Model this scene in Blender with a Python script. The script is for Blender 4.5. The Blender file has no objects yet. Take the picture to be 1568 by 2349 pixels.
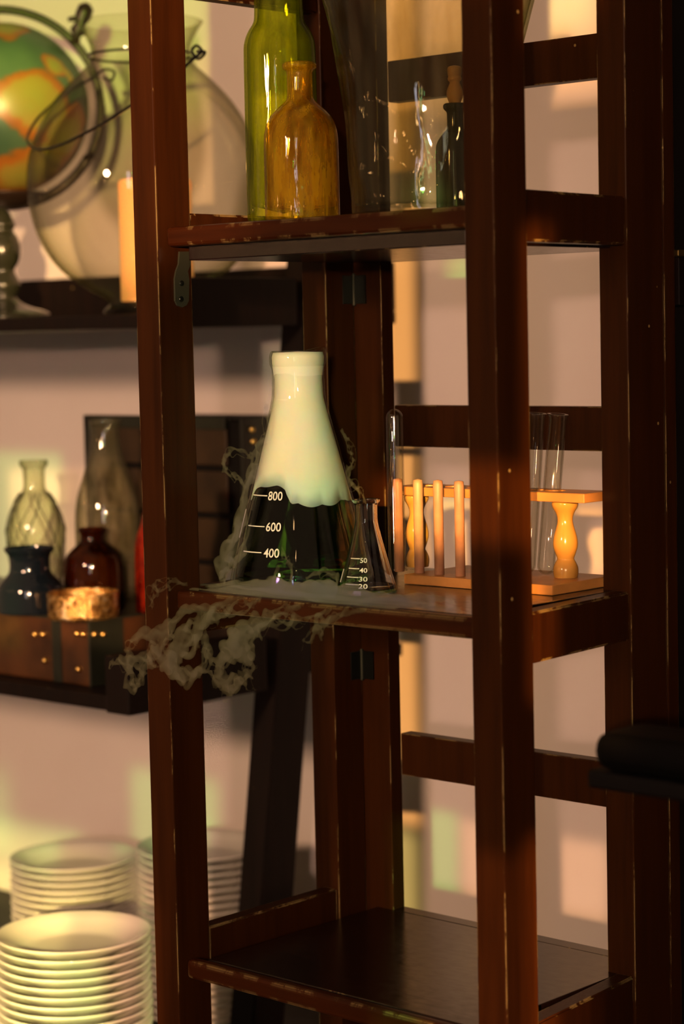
import bpy, bmesh, math, random
from math import sin, cos, pi, radians, atan2, sqrt, hypot
from mathutils import Vector, Matrix, Euler
random.seed(7)
S = bpy.context.scene
C = S.collection

# ------------------------------------------------------------------ camera
cam = bpy.data.objects.new('camera', bpy.data.cameras.new('camera'))
C.objects.link(cam); S.camera = cam
R = Matrix(((0.735145, -0.038818, 0.676797), (0.677554, 0.074397, -0.7317), (-0.021949, 0.996473, 0.080994)))
cam.matrix_world = Matrix.Translation((0, 0, 1.35)) @ R.to_4x4()
cam.data.sensor_fit = 'VERTICAL'; cam.data.sensor_height = 36; cam.data.lens = 76.62
cam.data.clip_start = 0.05; cam.data.clip_end = 50
cam.data.dof.use_dof = True; cam.data.dof.focus_distance = 2.03; cam.data.dof.aperture_fstop = 5.0

# ------------------------------------------------------------------ view, world, lights
S.view_settings.view_transform = 'Standard'; S.view_settings.look = 'None'
S.view_settings.gamma = 1; S.view_settings.exposure = 0.0; S.view_settings.use_curve_mapping = False
W = bpy.data.worlds.new('world'); S.world = W; W.use_nodes = True
W.node_tree.nodes['Background'].inputs[0].default_value = (1.0, 0.60, 0.36, 1)
W.node_tree.nodes['Background'].inputs[1].default_value = 0.17

def lamp(name, kind, loc, power, color, target=None, **kw):
    l = bpy.data.lights.new(name, kind); l.energy = power; l.color = color
    for k, v in kw.items(): setattr(l, k, v)
    o = bpy.data.objects.new(name, l); C.objects.link(o); o.location = loc
    if target: o.rotation_euler = (Vector(target) - Vector(loc)).to_track_quat('-Z', 'Y').to_euler()
    return o
# soft pinkish stage wash from above the room, the general light of the place
WALL_Y = 2.35
lamp('stage_wash', 'SPOT', (-1.3, -2.0, 2.0), 520, (1.0, 0.57, 0.34), (-3.3, 2.3, 1.05), spot_size=radians(62), spot_blend=1.0, shadow_soft_size=0.16)
lamp('warm_spot', 'SPOT', (0.66, -1.0, 1.52), 190, (1.0, 0.60, 0.44), (-3.1, 2.3, 1.15), spot_size=radians(62), spot_blend=1.0, shadow_soft_size=0.03)
# video projector and added fill lamps: each throws a slide of coloured panels on the shelves and the wall
PJ = Vector((0.66, -1.0, 1.56))
PJ2 = Vector((1.45, -1.0, 1.256))
def projector(P): return lamp('projector_and_strip_fill', 'SPOT', P, 2000, (1, 1, 1), (-2.0, 2.1, 1.25), spot_size=radians(62), spot_blend=0.05, shadow_soft_size=0.012)
# slide panels: x0, x1, z0, z1 where they land on the wall, softness, colour
OR = (1.0, 0.45, 0.12); PE = (1.0, 0.50, 0.24); YE = (1.0, 0.72, 0.20); GR = (0.30, 0.85, 0.18); OL = (0.55, 0.95, 0.0); GY = (0.55, 0.75, 0.25)
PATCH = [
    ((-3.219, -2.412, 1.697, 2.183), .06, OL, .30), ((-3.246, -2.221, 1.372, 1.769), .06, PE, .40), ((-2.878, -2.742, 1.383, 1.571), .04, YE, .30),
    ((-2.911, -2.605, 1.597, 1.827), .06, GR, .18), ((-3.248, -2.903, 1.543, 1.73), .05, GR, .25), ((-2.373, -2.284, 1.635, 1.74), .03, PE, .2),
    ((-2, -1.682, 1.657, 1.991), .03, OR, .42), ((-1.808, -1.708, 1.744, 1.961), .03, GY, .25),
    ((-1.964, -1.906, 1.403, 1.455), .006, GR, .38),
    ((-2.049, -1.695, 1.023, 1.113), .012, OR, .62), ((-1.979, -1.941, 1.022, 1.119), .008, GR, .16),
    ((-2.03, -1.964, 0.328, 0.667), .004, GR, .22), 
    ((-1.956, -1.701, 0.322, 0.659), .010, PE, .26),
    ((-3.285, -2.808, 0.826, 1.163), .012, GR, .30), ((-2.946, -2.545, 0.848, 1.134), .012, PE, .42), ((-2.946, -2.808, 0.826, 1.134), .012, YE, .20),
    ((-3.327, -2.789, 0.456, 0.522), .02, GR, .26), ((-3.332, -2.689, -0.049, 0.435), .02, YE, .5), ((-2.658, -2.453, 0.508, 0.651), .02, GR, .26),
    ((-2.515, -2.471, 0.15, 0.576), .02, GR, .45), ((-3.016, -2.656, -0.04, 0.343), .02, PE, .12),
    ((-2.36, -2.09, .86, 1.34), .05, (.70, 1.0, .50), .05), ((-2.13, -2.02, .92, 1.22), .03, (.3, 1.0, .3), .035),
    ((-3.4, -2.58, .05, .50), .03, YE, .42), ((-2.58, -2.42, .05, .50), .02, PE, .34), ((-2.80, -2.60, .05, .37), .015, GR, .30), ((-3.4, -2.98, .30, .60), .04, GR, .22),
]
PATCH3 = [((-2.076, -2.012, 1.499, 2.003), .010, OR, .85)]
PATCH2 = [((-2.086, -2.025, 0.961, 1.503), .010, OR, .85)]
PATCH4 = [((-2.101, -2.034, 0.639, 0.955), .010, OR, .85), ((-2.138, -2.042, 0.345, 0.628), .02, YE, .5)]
def slide(l, PJ, pj_rot, PATCH):
    l.use_nodes = True; nt = l.node_tree; N = nt.nodes; L = nt.links
    em = N['Emission']
    tc = N.new('ShaderNodeTexCoord')
    Rl = pj_rot
    def math(op, a, b=None, c=None):
        n = N.new('ShaderNodeMath'); n.operation = op
        for i, v in enumerate((a, b, c)):
            if v is None: continue
            if isinstance(v, (int, float)): n.inputs[i].default_value = v
            else: L.new(v, n.inputs[i])
        return n.outputs[0]
    def dot(v):
        n = N.new('ShaderNodeVectorMath'); n.operation = 'DOT_PRODUCT'
        L.new(tc.outputs['Normal'], n.inputs[0]); n.inputs[1].default_value = v
        return n.outputs['Value']
    wx, wy, wz = (dot(Rl[i]) for i in range(3))
    D = WALL_Y - PJ.y
    x = math('MULTIPLY_ADD', math('DIVIDE', wx, wy), D, PJ.x)
    z = math('MULTIPLY_ADD', math('DIVIDE', wz, wy), D, PJ.z)
    acc = None
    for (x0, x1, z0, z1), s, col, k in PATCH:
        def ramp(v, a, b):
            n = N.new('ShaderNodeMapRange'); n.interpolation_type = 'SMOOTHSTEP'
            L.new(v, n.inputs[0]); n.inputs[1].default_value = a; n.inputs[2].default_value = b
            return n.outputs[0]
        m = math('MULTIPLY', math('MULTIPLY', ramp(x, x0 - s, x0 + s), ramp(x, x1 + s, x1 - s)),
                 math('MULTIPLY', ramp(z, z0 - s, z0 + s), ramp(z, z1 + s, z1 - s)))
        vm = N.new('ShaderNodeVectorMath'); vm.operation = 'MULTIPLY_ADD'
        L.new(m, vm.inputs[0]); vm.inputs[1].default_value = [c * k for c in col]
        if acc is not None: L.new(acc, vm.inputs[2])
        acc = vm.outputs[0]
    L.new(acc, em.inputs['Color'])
    em.inputs['Strength'].default_value = 1.0
for P_, pt in ((PJ, PATCH), (PJ2, PATCH2), (Vector((1.45, -1.0, 1.80)), PATCH3), (Vector((1.45, -1.0, 0.86)), PATCH4)):  # lamps after the first are added to brighten the wall strip
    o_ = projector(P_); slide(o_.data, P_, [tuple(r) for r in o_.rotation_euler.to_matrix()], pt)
# tall pale stage screen and small lamps that the glass mirrors
lamp('pale_strip_light', 'AREA', (0.15, -1.6, 1.55), 5.0, (0.85, 0.82, 1.0), (-1.5, 1.5, 1.3), shape='RECTANGLE', size=0.16, size_y=1.1)
lamp('green_strip_light', 'AREA', (0.62, -1.5, 1.3), 1.2, (0.35, 1.0, 0.45), (-1.5, 1.5, 1.3), shape='RECTANGLE', size=0.04, size_y=0.5)
lamp('amber_strip_light', 'AREA', (0.42, -1.5, 1.35), 2.2, (1.0, 0.55, 0.2), (-1.5, 1.5, 1.3), shape='RECTANGLE', size=0.05, size_y=0.8)

# little warm lamps of the room that glint in the glass
for k in range(11):
    a = radians(-62 - 9.0 * k); d_ = 2.9 + .35 * sin(k * 2.1)
    lamp('fairy_light', 'POINT', (-2.13 + d_ * cos(a), 1.93 + d_ * sin(a), 1.56 + .05 * sin(k * 1.7)), .55, (1.0, .50, .18), shadow_soft_size=.014)
for x_, y_, z_ in ((-.25, -1.1, 1.95), (.25, -.9, 1.80), (-.75, -1.4, 1.62), (.9, -.6, 1.66), (.5, -1.3, 2.1), (1.1, -.2, 1.9), (.05, -1.3, 1.45), (.18, -1.0, 2.25), (-.05, -1.2, 2.5), (.75, -1.2, 1.35), (-.45, -.9, 1.5), (.4, -1.5, 2.6)):
    lamp('fairy_light', 'POINT', (x_, y_, z_), .6, (1.0, .55, .22), shadow_soft_size=.012)
for x_, y_, z_ in ((.35, -.8, 1.62), (-.5, -1.0, 1.75), (.1, -1.0, 1.95), (.6, -1.0, 1.9)):
    lamp('green_pin_light', 'POINT', (x_, y_, z_), .5, (.05, 1.0, .12), shadow_soft_size=.012)

# ------------------------------------------------------------------ helpers
def tag(o, label=None, cat=None, group=None, kind=None):
    if label: o['label'] = label
    if cat: o['category'] = cat
    if group: o['group'] = group
    if kind: o['kind'] = kind
    return o
def empty(name, loc, label=None, cat=None, group=None):
    o = bpy.data.objects.new(name, None); C.objects.link(o); o.location = loc; o.empty_display_size = .02
    return tag(o, label, cat, group)
def link(name, me, mat, parent=None, loc=None, smooth=None):
    if smooth is not None:
        for p in me.polygons: p.use_smooth = smooth
    o = bpy.data.objects.new(name, me); C.objects.link(o)
    for m in (mat if isinstance(mat, (list, tuple)) else [mat]): me.materials.append(m)
    if parent:
        o.parent = parent
    if loc: o.location = loc
    return o
def bm_obj(name, bm, mat, parent=None, loc=None, smooth=False):
    me = bpy.data.meshes.new(name); bm.normal_update(); bm.to_mesh(me); bm.free()
    return link(name, me, mat, parent, loc, smooth)
def add_box(bm, x0, x1, y0, y1, z0, z1, bev=0.0, seg=2):
    r = bmesh.ops.create_cube(bm, size=1)
    for v in r['verts']:
        v.co = Vector(((x0 + x1) / 2 + v.co.x * (x1 - x0), (y0 + y1) / 2 + v.co.y * (y1 - y0), (z0 + z1) / 2 + v.co.z * (z1 - z0)))
    if bev:
        es = list({e for v in r['verts'] for e in v.link_edges})
        bmesh.ops.bevel(bm, geom=es, offset=bev, segments=seg, affect='EDGES', profile=0.6)
def box(name, b, mat, parent=None, bev=0.002, off=(0, 0, 0), seg=2):
    bm = bmesh.new(); x0, x1, y0, y1, z0, z1 = b
    add_box(bm, x0 - off[0], x1 - off[0], y0 - off[1], y1 - off[1], z0 - off[2], z1 - off[2], bev, seg)
    return bm_obj(name, bm, mat, parent)
def add_prism(bm, quad_lo, quad_hi):
    a = [bm.verts.new(p) for p in quad_lo]; b = [bm.verts.new(p) for p in quad_hi]; n = len(a)
    bm.faces.new(a[::-1]); bm.faces.new(b)
    for i in range(n): bm.faces.new((a[i], a[(i + 1) % n], b[(i + 1) % n], b[i]))
def smoothp(pts, n=3):
    """Chaikin rounding of a profile, end points kept"""
    for _ in range(n):
        q = [pts[0]]
        for a, b in zip(pts, pts[1:]):
            q.append((a[0] * .75 + b[0] * .25, a[1] * .75 + b[1] * .25)); q.append((a[0] * .25 + b[0] * .75, a[1] * .25 + b[1] * .75))
        q.append(pts[-1]); pts = q
    return pts
def add_lathe(bm, prof, seg=64, wob=None, cap=True):
    rings = []
    for r, z in prof:
        if r < 1e-5: rings.append([bm.verts.new((0, 0, z))]); continue
        ring = []
        for i in range(seg):
            a = 2 * pi * i / seg; rr = r; zz = z
            if wob: rr, zz = wob(a, r, z)
            ring.append(bm.verts.new((rr * cos(a), rr * sin(a), zz)))
        rings.append(ring)
    for A, B in zip(rings, rings[1:]):
        if len(A) == 1 and len(B) == 1: continue
        for i in range(seg):
            j = (i + 1) % seg
            if len(A) == 1: bm.faces.new((A[0], B[j], B[i]))
            elif len(B) == 1: bm.faces.new((A[i], A[j], B[0]))
            else: bm.faces.new((A[i], A[j], B[j], B[i]))
def lathe(name, prof, mat, parent=None, loc=None, seg=64, wob=None):
    bm = bmesh.new(); add_lathe(bm, prof, seg, wob)
    bmesh.ops.recalc_face_normals(bm, faces=bm.faces)
    return bm_obj(name, bm, mat, parent, loc, True)
def shell(prof, th, bottom=None):
    """closed glass wall: outer profile then back down inside"""
    bottom = th * 1.6 if bottom is None else bottom
    inner = [(max(r - th, 0.0005), z) for r, z in prof if r > th * 1.5 and z > prof[0][1] + bottom]
    top = prof[-1]
    return [(0, prof[0][1])] + list(prof) + [((top[0] + inner[-1][0]) / 2, top[1] + th * .35)] + inner[::-1] + [(0, prof[0][1] + bottom)]
def add_tube(bm, pts, rad, seg=10, closed=False, caps=True):
    pts = [Vector(p) for p in pts]; n = len(pts)
    rad = rad if isinstance(rad, (list, tuple)) else [rad] * n
    up = Vector((0.13, 0.21, 0.97)); rings = []
    for i, p in enumerate(pts):
        if closed: t = pts[(i + 1) % n] - pts[i - 1]
        else: t = pts[min(i + 1, n - 1)] - pts[max(i - 1, 0)]
        t.normalize(); s = t.cross(up)
        if s.length < 1e-3: s = t.cross(Vector((1, 0, 0)))
        s.normalize(); u = s.cross(t)
        rings.append([bm.verts.new(p + (s * cos(2 * pi * k / seg) + u * sin(2 * pi * k / seg)) * rad[i]) for k in range(seg)])
    for i in range(n if closed else n - 1):
        A, B = rings[i], rings[(i + 1) % n]
        for k in range(seg): bm.faces.new((A[k], A[(k + 1) % seg], B[(k + 1) % seg], B[k]))
    if caps and not closed: bm.faces.new(rings[0][::-1]); bm.faces.new(rings[-1])
def catmull(pts, n=8):
    pts = [tuple(p) for p in pts]; P = [pts[0]] + pts + [pts[-1]]; out = []
    for i in range(1, len(P) - 2):
        for k in range(n):
            t = k / n; a, b, c, d = P[i - 1], P[i], P[i + 1], P[i + 2]
            out.append(tuple(.5 * (2 * b[j] + (c[j] - a[j]) * t + (2 * a[j] - 5 * b[j] + 4 * c[j] - d[j]) * t * t + (3 * b[j] - a[j] - 3 * c[j] + d[j]) * t ** 3) for j in range(len(b))))
    return out + [P[-2]]
def tube(name, pts, rad, mat, parent=None, seg=10, closed=False, smooth=True):
    bm = bmesh.new(); add_tube(bm, pts, rad, seg, closed)
    bmesh.ops.recalc_face_normals(bm, faces=bm.faces)
    return bm_obj(name, bm, mat, parent, None, smooth)
def rel(o, pts): return [tuple(p[i] - o[i] for i in range(3)) for p in pts]

# ------------------------------------------------------------------ materials
def mat(name):
    m = bpy.data.materials.new(name); m.use_nodes = True
    return m, m.node_tree.nodes, m.node_tree.links, m.node_tree.nodes['Principled BSDF']
def noise(N, L, scale, detail=3, rough=.5, vec=None, dist=0):
    n = N.new('ShaderNodeTexNoise'); n.inputs['Scale'].default_value = scale; n.inputs['Detail'].default_value = detail
    n.inputs['Roughness'].default_value = rough; n.inputs['Distortion'].default_value = dist
    if vec is not None: L.new(vec, n.inputs['Vector'])
    return n.outputs['Fac']
def ramp(N, L, f, stops, interp='LINEAR'):
    r = N.new('ShaderNodeValToRGB'); r.color_ramp.interpolation = interp
    e = r.color_ramp.elements
    while len(e) < len(stops): e.new(.5)
    for k, (p, c) in zip(e, stops): k.position = p; k.color = (*c, 1) if len(c) == 3 else c
    L.new(f, r.inputs[0]); return r.outputs[0]
def mixc(N, L, f, a, b):
    m = N.new('ShaderNodeMix'); m.data_type = 'RGBA'
    for s, v in ((0, f), (6, a), (7, b)):
        if hasattr(v, 'links'): L.new(v, m.inputs[s])
        else: m.inputs[s].default_value = v if s == 0 else (*v, 1)
    return m.outputs[2]
def coords(N, L, kind='Object', scale=(1, 1, 1)):
    t = N.new('ShaderNodeTexCoord'); mp = N.new('ShaderNodeMapping'); mp.inputs['Scale'].default_value = scale
    L.new(t.outputs[kind], mp.inputs[0]); return mp.outputs[0]
def plain(name, col, rough=.5, metal=0, bump=0, bscale=80, var=.0, **kw):
    m, N, L, b = mat(name)
    b.inputs['Roughness'].default_value = rough; b.inputs['Metallic'].default_value = metal
    v = coords(N, L)
    c = ramp(N, L, noise(N, L, bscale * .3, 4, vec=v), [(.3, [x * (1 - var) for x in col]), (.7, [min(1, x * (1 + var)) for x in col])])
    L.new(c, b.inputs['Base Color'])
    if bump:
        bp = N.new('ShaderNodeBump'); bp.inputs['Strength'].default_value = bump; bp.inputs['Distance'].default_value = .002
        L.new(noise(N, L, bscale, 4, vec=v), bp.inputs['Height']); L.new(bp.outputs[0], b.inputs['Normal'])
    for k, x in kw.items(): b.inputs[k.replace('_', ' ')].default_value = x
    return m
def wood_dark(name, c0, c1, wear=.55, rough=.33, grain=(60, 60, 4), edge=0.0016, spec=.5):
    m, N, L, b = mat(name)
    v = coords(N, L, scale=grain)
    g = noise(N, L, 1.5, 6, .6, v)
    base = ramp(N, L, g, [(.3, c0), (.7, c1)])
    # worn pale chips along the edges, bare wood where the lacquer is gone
    bv = N.new('ShaderNodeBevel'); bv.inputs['Radius'].default_value = edge; bv.samples = 4
    geo = N.new('ShaderNodeNewGeometry')
    dp = N.new('ShaderNodeVectorMath'); dp.operation = 'DOT_PRODUCT'
    L.new(bv.outputs[0], dp.inputs[0]); L.new(geo.outputs['Normal'], dp.inputs[1])
    e = N.new('ShaderNodeMapRange'); L.new(dp.outputs['Value'], e.inputs[0]); e.inputs[1].default_value = .985; e.inputs[2].default_value = .90
    v2 = coords(N, L, scale=(1, 1, .35))
    n2 = N.new('ShaderNodeMapRange'); L.new(noise(N, L, 42, 5, .7, v2), n2.inputs[0]); n2.inputs[1].default_value = wear; n2.inputs[2].default_value = wear + .05
    mu = N.new('ShaderNodeMath'); mu.operation = 'MULTIPLY'; L.new(e.outputs[0], mu.inputs[0]); L.new(n2.outputs[0], mu.inputs[1])
    # sparse specks
    vo = N.new('ShaderNodeTexVoronoi'); vo.inputs['Scale'].default_value = 32; L.new(coords(N, L), vo.inputs['Vector'])
    sp = N.new('ShaderNodeMapRange'); L.new(vo.outputs['Distance'], sp.inputs[0]); sp.inputs[1].default_value = .055; sp.inputs[2].default_value = .035
    s2 = N.new('ShaderNodeMath'); s2.operation = 'GREATER_THAN'; s2.inputs[1].default_value = .72
    sc = N.new('ShaderNodeSeparateColor'); L.new(vo.outputs['Color'], sc.inputs[0]); L.new(sc.outputs[0], s2.inputs[0])
    m3 = N.new('ShaderNodeMath'); m3.operation = 'MULTIPLY'; L.new(sp.outputs[0], m3.inputs[0]); L.new(s2.outputs[0], m3.inputs[1])
    mx = N.new('ShaderNodeMath'); mx.operation = 'MAXIMUM'; L.new(mu.outputs[0], mx.inputs[0]); L.new(m3.outputs[0], mx.inputs[1])
    L.new(mixc(N, L, mx.outputs[0], base, (.36, .27, .10)), b.inputs['Base Color'])
    rr = N.new('ShaderNodeMapRange'); L.new(noise(N, L, 25, 4), rr.inputs[0]); rr.inputs[3].default_value = rough - .08; rr.inputs[4].default_value = rough + .12
    L.new(rr.outputs[0], b.inputs['Roughness']); b.inputs['Specular IOR Level'].default_value = spec
    bp = N.new('ShaderNodeBump'); bp.inputs['Strength'].default_value = .12; bp.inputs['Distance'].default_value = .001
    L.new(g, bp.inputs['Height']); L.new(bp.outputs[0], b.inputs['Normal'])
    return m
def thin_glass(name, centre, rim, gloss=1.0, rough=.015, power=2.2, streak=None, streakcol=None, ior=1.5, lit_haze=0, hcol=None):
    """clear blown glass seen as a thin wall: light passes straight through, the rim is deeper in colour"""
    m = bpy.data.materials.new(name); m.use_nodes = True; N = m.node_tree.nodes; L = m.node_tree.links
    N.remove(N['Principled BSDF']); out = N['Material Output']
    lw = N.new('ShaderNodeLayerWeight'); lw.inputs['Blend'].default_value = .5
    pw = N.new('ShaderNodeMath'); pw.operation = 'POWER'; L.new(lw.outputs['Facing'], pw.inputs[0]); pw.inputs[1].default_value = power
    col = mixc(N, L, pw.outputs[0], centre, rim)
    if streak:
        v = coords(N, L, scale=streak); f = noise(N, L, 1.0, 3, .6, v)
        mr = N.new('ShaderNodeMapRange'); L.new(f, mr.inputs[0]); mr.inputs[1].default_value = .42; mr.inputs[2].default_value = .68; mr.inputs[4].default_value = .85
        col = mixc(N, L, mr.outputs[0], col, streakcol)
    tr = N.new('ShaderNodeBsdfTransparent'); L.new(col, tr.inputs[0])
    gl = N.new('ShaderNodeBsdfGlossy'); gl.inputs['Roughness'].default_value = rough
    p5 = N.new('ShaderNodeMath'); p5.operation = 'POWER'; L.new(lw.outputs['Facing'], p5.inputs[0]); p5.inputs[1].default_value = 4.0
    fr = N.new('ShaderNodeMath'); fr.operation = 'MULTIPLY_ADD'; L.new(p5.outputs[0], fr.inputs[0]); fr.inputs[1].default_value = .30; fr.inputs[2].default_value = .032
    if streak:
        bp = N.new('ShaderNodeBump'); bp.inputs['Strength'].default_value = .35; bp.inputs['Distance'].default_value = .002
        L.new(noise(N, L, 1.0, 3, .6, coords(N, L, scale=[s * 1.6 for s in streak])), bp.inputs['Height']); L.new(bp.outputs[0], gl.inputs['Normal'])
    base = tr.outputs[0]
    if lit_haze:   # streaky diffuse colour mixed in so the glass looks lit against dark
        df = N.new('ShaderNodeBsdfDiffuse'); df.inputs[0].default_value = (*hcol, 1)
        tl = N.new('ShaderNodeBsdfTranslucent'); tl.inputs[0].default_value = (*hcol, 1)
        a_ = N.new('ShaderNodeMixShader'); L.new(df.outputs[0], a_.inputs[1]); L.new(tl.outputs[0], a_.inputs[2])
        hz = N.new('ShaderNodeMapRange'); L.new(noise(N, L, 1.0, 4, .6, coords(N, L, scale=[q * 1.7 for q in (streak or (30, 30, 10))])), hz.inputs[0]); hz.inputs[1].default_value = .40; hz.inputs[2].default_value = .62; hz.inputs[3].default_value = lit_haze * .25; hz.inputs[4].default_value = lit_haze * 2.4
        c_ = N.new('ShaderNodeMixShader'); L.new(hz.outputs[0], c_.inputs[0]); L.new(base, c_.inputs[1]); L.new(a_.outputs[0], c_.inputs[2]); base = c_.outputs[0]
    mg = N.new('ShaderNodeMath'); mg.operation = 'MULTIPLY'; mg.use_clamp = True; L.new(fr.outputs[0], mg.inputs[0]); mg.inputs[1].default_value = gloss
    mx = N.new('ShaderNodeMixShader'); L.new(mg.outputs[0], mx.inputs[0]); L.new(base, mx.inputs[1]); L.new(gl.outputs[0], mx.inputs[2])
    L.new(mx.outputs[0], out.inputs['Surface'])
    return m
def real_glass(name, col=(1, 1, 1), rough=0.0, ior=1.47, absorb=None, dens=0):
    m = bpy.data.materials.new(name); m.use_nodes = True; N = m.node_tree.nodes; L = m.node_tree.links
    N.remove(N['Principled BSDF']); out = N['Material Output']
    g = N.new('ShaderNodeBsdfGlass'); g.inputs['Color'].default_value = (*col, 1); g.inputs['IOR'].default_value = ior; g.inputs['Roughness'].default_value = rough
    L.new(g.outputs[0], out.inputs['Surface'])
    if absorb:
        a = N.new('ShaderNodeVolumeAbsorption'); a.inputs[0].default_value = (*absorb, 1); a.inputs[1].default_value = dens
        L.new(a.outputs[0], out.inputs['Volume'])
    return m

M_case = wood_dark('dark_red_lacquer_wood', (.020, .0058, .0012), (.038, .0112, .0022), wear=.50, spec=.10)
M_board = wood_dark('shelf_board_wood', (.005, .002, .0012), (.010, .004, .002), wear=.60, rough=.2, grain=(5, 60, 60), spec=.8)
M_nose = wood_dark('shelf_nosing_wood', (.020, .0046, .0008), (.038, .009, .0015), wear=.51, rough=.34, grain=(5, 60, 60), edge=.004, spec=.14)
M_side = wood_dark('side_stand_wood', (.003, .0015, .001), (.007, .003, .0018), wear=.63, rough=.5, spec=.2)
M_black = plain('near_black_wood', (.002, .0013, .001), .6, var=.3, Specular_IOR_Level=.2)
M_brown = plain('dark_brown_leather', (.050, .019, .005), .42, bump=.3, bscale=60, var=.55)
M_strap = plain('black_green_strap', (.012, .014, .008), .4, bump=.2, var=.3)
M_slat = plain('trunk_slat_wood', (.026, .013, .003), .5, bump=.2, var=.4)
M_brass = plain('brass', (.80, .52, .16), .28, 1)
M_blackwire = plain('black_iron_wire', (.012, .010, .008), .4, .6)
M_steel = plain('dull_painted_steel', (.055, .06, .035), .42, .5, bump=.1)
M_screw = plain('dark_steel_screw', (.02, .022, .016), .3, .8)
M_porc = plain('white_porcelain', (.72, .70, .64), .13, Coat_Weight=.5)
M_wax = plain('wax_painted_glow', (.90, .52, .20), .5, Subsurface_Weight=.6, Subsurface_Scale=.03, Emission_Color=(1, .42, .10, 1), Emission_Strength=.22)  # emission paints the flame's glow into the wax
M_white = plain('white_enamel_print', (.80, .76, .60), .5)

def wall_mat():
    m, N, L, b = mat('painted_plaster')
    v = coords(N, L)
    L.new(ramp(N, L, noise(N, L, 2.2, 5, .55, v), [(.3, (.60, .545, .50)), (.7, (.67, .62, .575))]), b.inputs['Base Color'])
    b.inputs['Roughness'].default_value = .85
    bp = N.new('ShaderNodeBump'); bp.inputs['Strength'].default_value = .1; bp.inputs['Distance'].default_value = .002
    L.new(noise(N, L, 120, 4, .6, v), bp.inputs['Height']); L.new(bp.outputs[0], b.inputs['Normal'])
    return m
# ------------------------------------------------------------------ the setting
tag(box('wall_back', (-4.5, 1.6, WALL_Y, WALL_Y + .1, 0, 3.4), wall_mat(), bev=0), kind='structure')
tag(box('floor', (-4.5, 1.6, -2.6, WALL_Y, -.05, 0), plain('dark_floor', (.05, .035, .025), .6, var=.2), bev=0), kind='structure')

H = 1.35
Z1, Z2, Z3 = .1035 + H, -.2365 + H, -.5915 + H
# ------------------------------------------------------------------ bookcase
ORG = (-1.32, 1.52, 0)
bc = empty('bookcase', ORG, 'dark red-brown lacquered folding bookcase in the foreground, with chipped edges', 'bookcase')
def bb(name, b, m, bev=.0022, parent=None, seg=2):
    return box(name, b, m, parent or bc, bev, ORG if parent is None else (0, 0, 0), seg)
TOP = 2.05
bb('front_post', (-1.535, -1.503, 1.381, 1.424, 0, TOP), M_case, .0016)
bb('front_post', (-1.135, -1.104, 1.381, 1.424, 0, TOP), M_case, .0016)
bb('back_post', (-1.536, -1.503, 1.608, 1.650, 0, TOP), M_case, .0016)
bb('back_post', (-1.166, -1.135, 1.608, 1.664, 0, TOP), M_case, .0016)
bb('back_stile', (-1.535, -1.4665, 1.6505, 1.668, 0, TOP), M_case, .0014)
bb('back_stile', (-1.20, -1.135, 1.6655, 1.683, 0, TOP), M_case, .0014)
for z0, z1 in ((.232, .273), (-.1145, -.0725), (-.4537, -.410)):
    bb('back_rail', (-1.4665, -1.20, 1.667, 1.683, z0 + H, z1 + H), M_case, .0014)
def apron(x0, y0, x1, y1, z0, z1, th=.018):
    bm = bmesh.new(); o = Vector(ORG)
    lo = [Vector(p) - o for p in ((x0, y0, z0), (x0 - th, y0, z0), (x1 - th, y1, z0), (x1, y1, z0))]
    hi = [p + Vector((0, 0, z1 - z0)) for p in lo]
    add_prism(bm, lo, hi); bmesh.ops.recalc_face_normals(bm, faces=bm.faces)
    bmesh.ops.bevel(bm, geom=list(bm.edges), offset=.0016, segments=2, affect='EDGES')
    return bm_obj('side_apron', bm, M_case, bc)
for z0, z1 in ((.0742, .1172), (-.2805, -.2365), (-.640, -.5905)):
    apron(-1.120, 1.4245, -1.1365, 1.6075, z0 + H, z1 + H)
    apron(-1.505, 1.4245, -1.505, 1.6075, z0 + H + (.023 if z1 < -.5 else 0), z1 + H + (.023 if z1 < -.5 else 0))
apron(-1.505, 1.4245, -1.505, 1.6075, 0.3195 + H, 0.3195 + .05 + H)
# shelves: board and rounded front nosing
for zt, th in ((Z1, .0315), (Z2, .018), (Z3, .018)):
    bb('shelf_board', (-1.4865, -1.1535, 1.405, 1.6485, zt - th, zt), M_board, .001)
    bb('shelf_nosing', (-1.5025, -1.1355, 1.391, 1.4245 if False else 1.4048, zt - .0185, zt), M_nose, .0055, seg=4)
    bb('shelf_back_edge', (-1.4655, -1.167, 1.6487, 1.6665, zt - th, zt), M_board, .001)
# latch plate under the top shelf, screwed to the left front post
def plate(name, pts, x, th, m, parent, off):
    bm = bmesh.new()
    a = [Vector((x, p[0], p[1])) - Vector(off) for p in pts]; b = [v + Vector((th, 0, 0)) for v in a]
    add_prism(bm, a, b); bmesh.ops.recalc_face_normals(bm, faces=bm.faces)
    return bm_obj(name, bm, m, parent)
lp = [(1.4072, 1.431), (1.4218, 1.4312), (1.4208, 1.4194), (1.4171, 1.4128), (1.4185, 1.4055), (1.4172, 1.3851), (1.4142, 1.381), (1.4086, 1.379), (1.4025, 1.3807), (1.3999, 1.3852), (1.4001, 1.4054), (1.402, 1.4127), (1.4056, 1.4193)]
pl = plate('latch_plate', lp, -1.5028, .002, M_steel, bc, ORG); pl['label'] = 'grey-green metal latch plate'
for yy, zz in ((1.4085, 1.4014), (1.4074, 1.3867)):
    bm = bmesh.new(); bmesh.ops.create_uvsphere(bm, u_segments=16, v_segments=8, radius=.0028)
    for v in bm.verts: v.co.x *= .45
    bm_obj('screw', bm, M_screw, pl, (-1.5008 - ORG[0], yy - ORG[1], zz), True)
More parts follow.
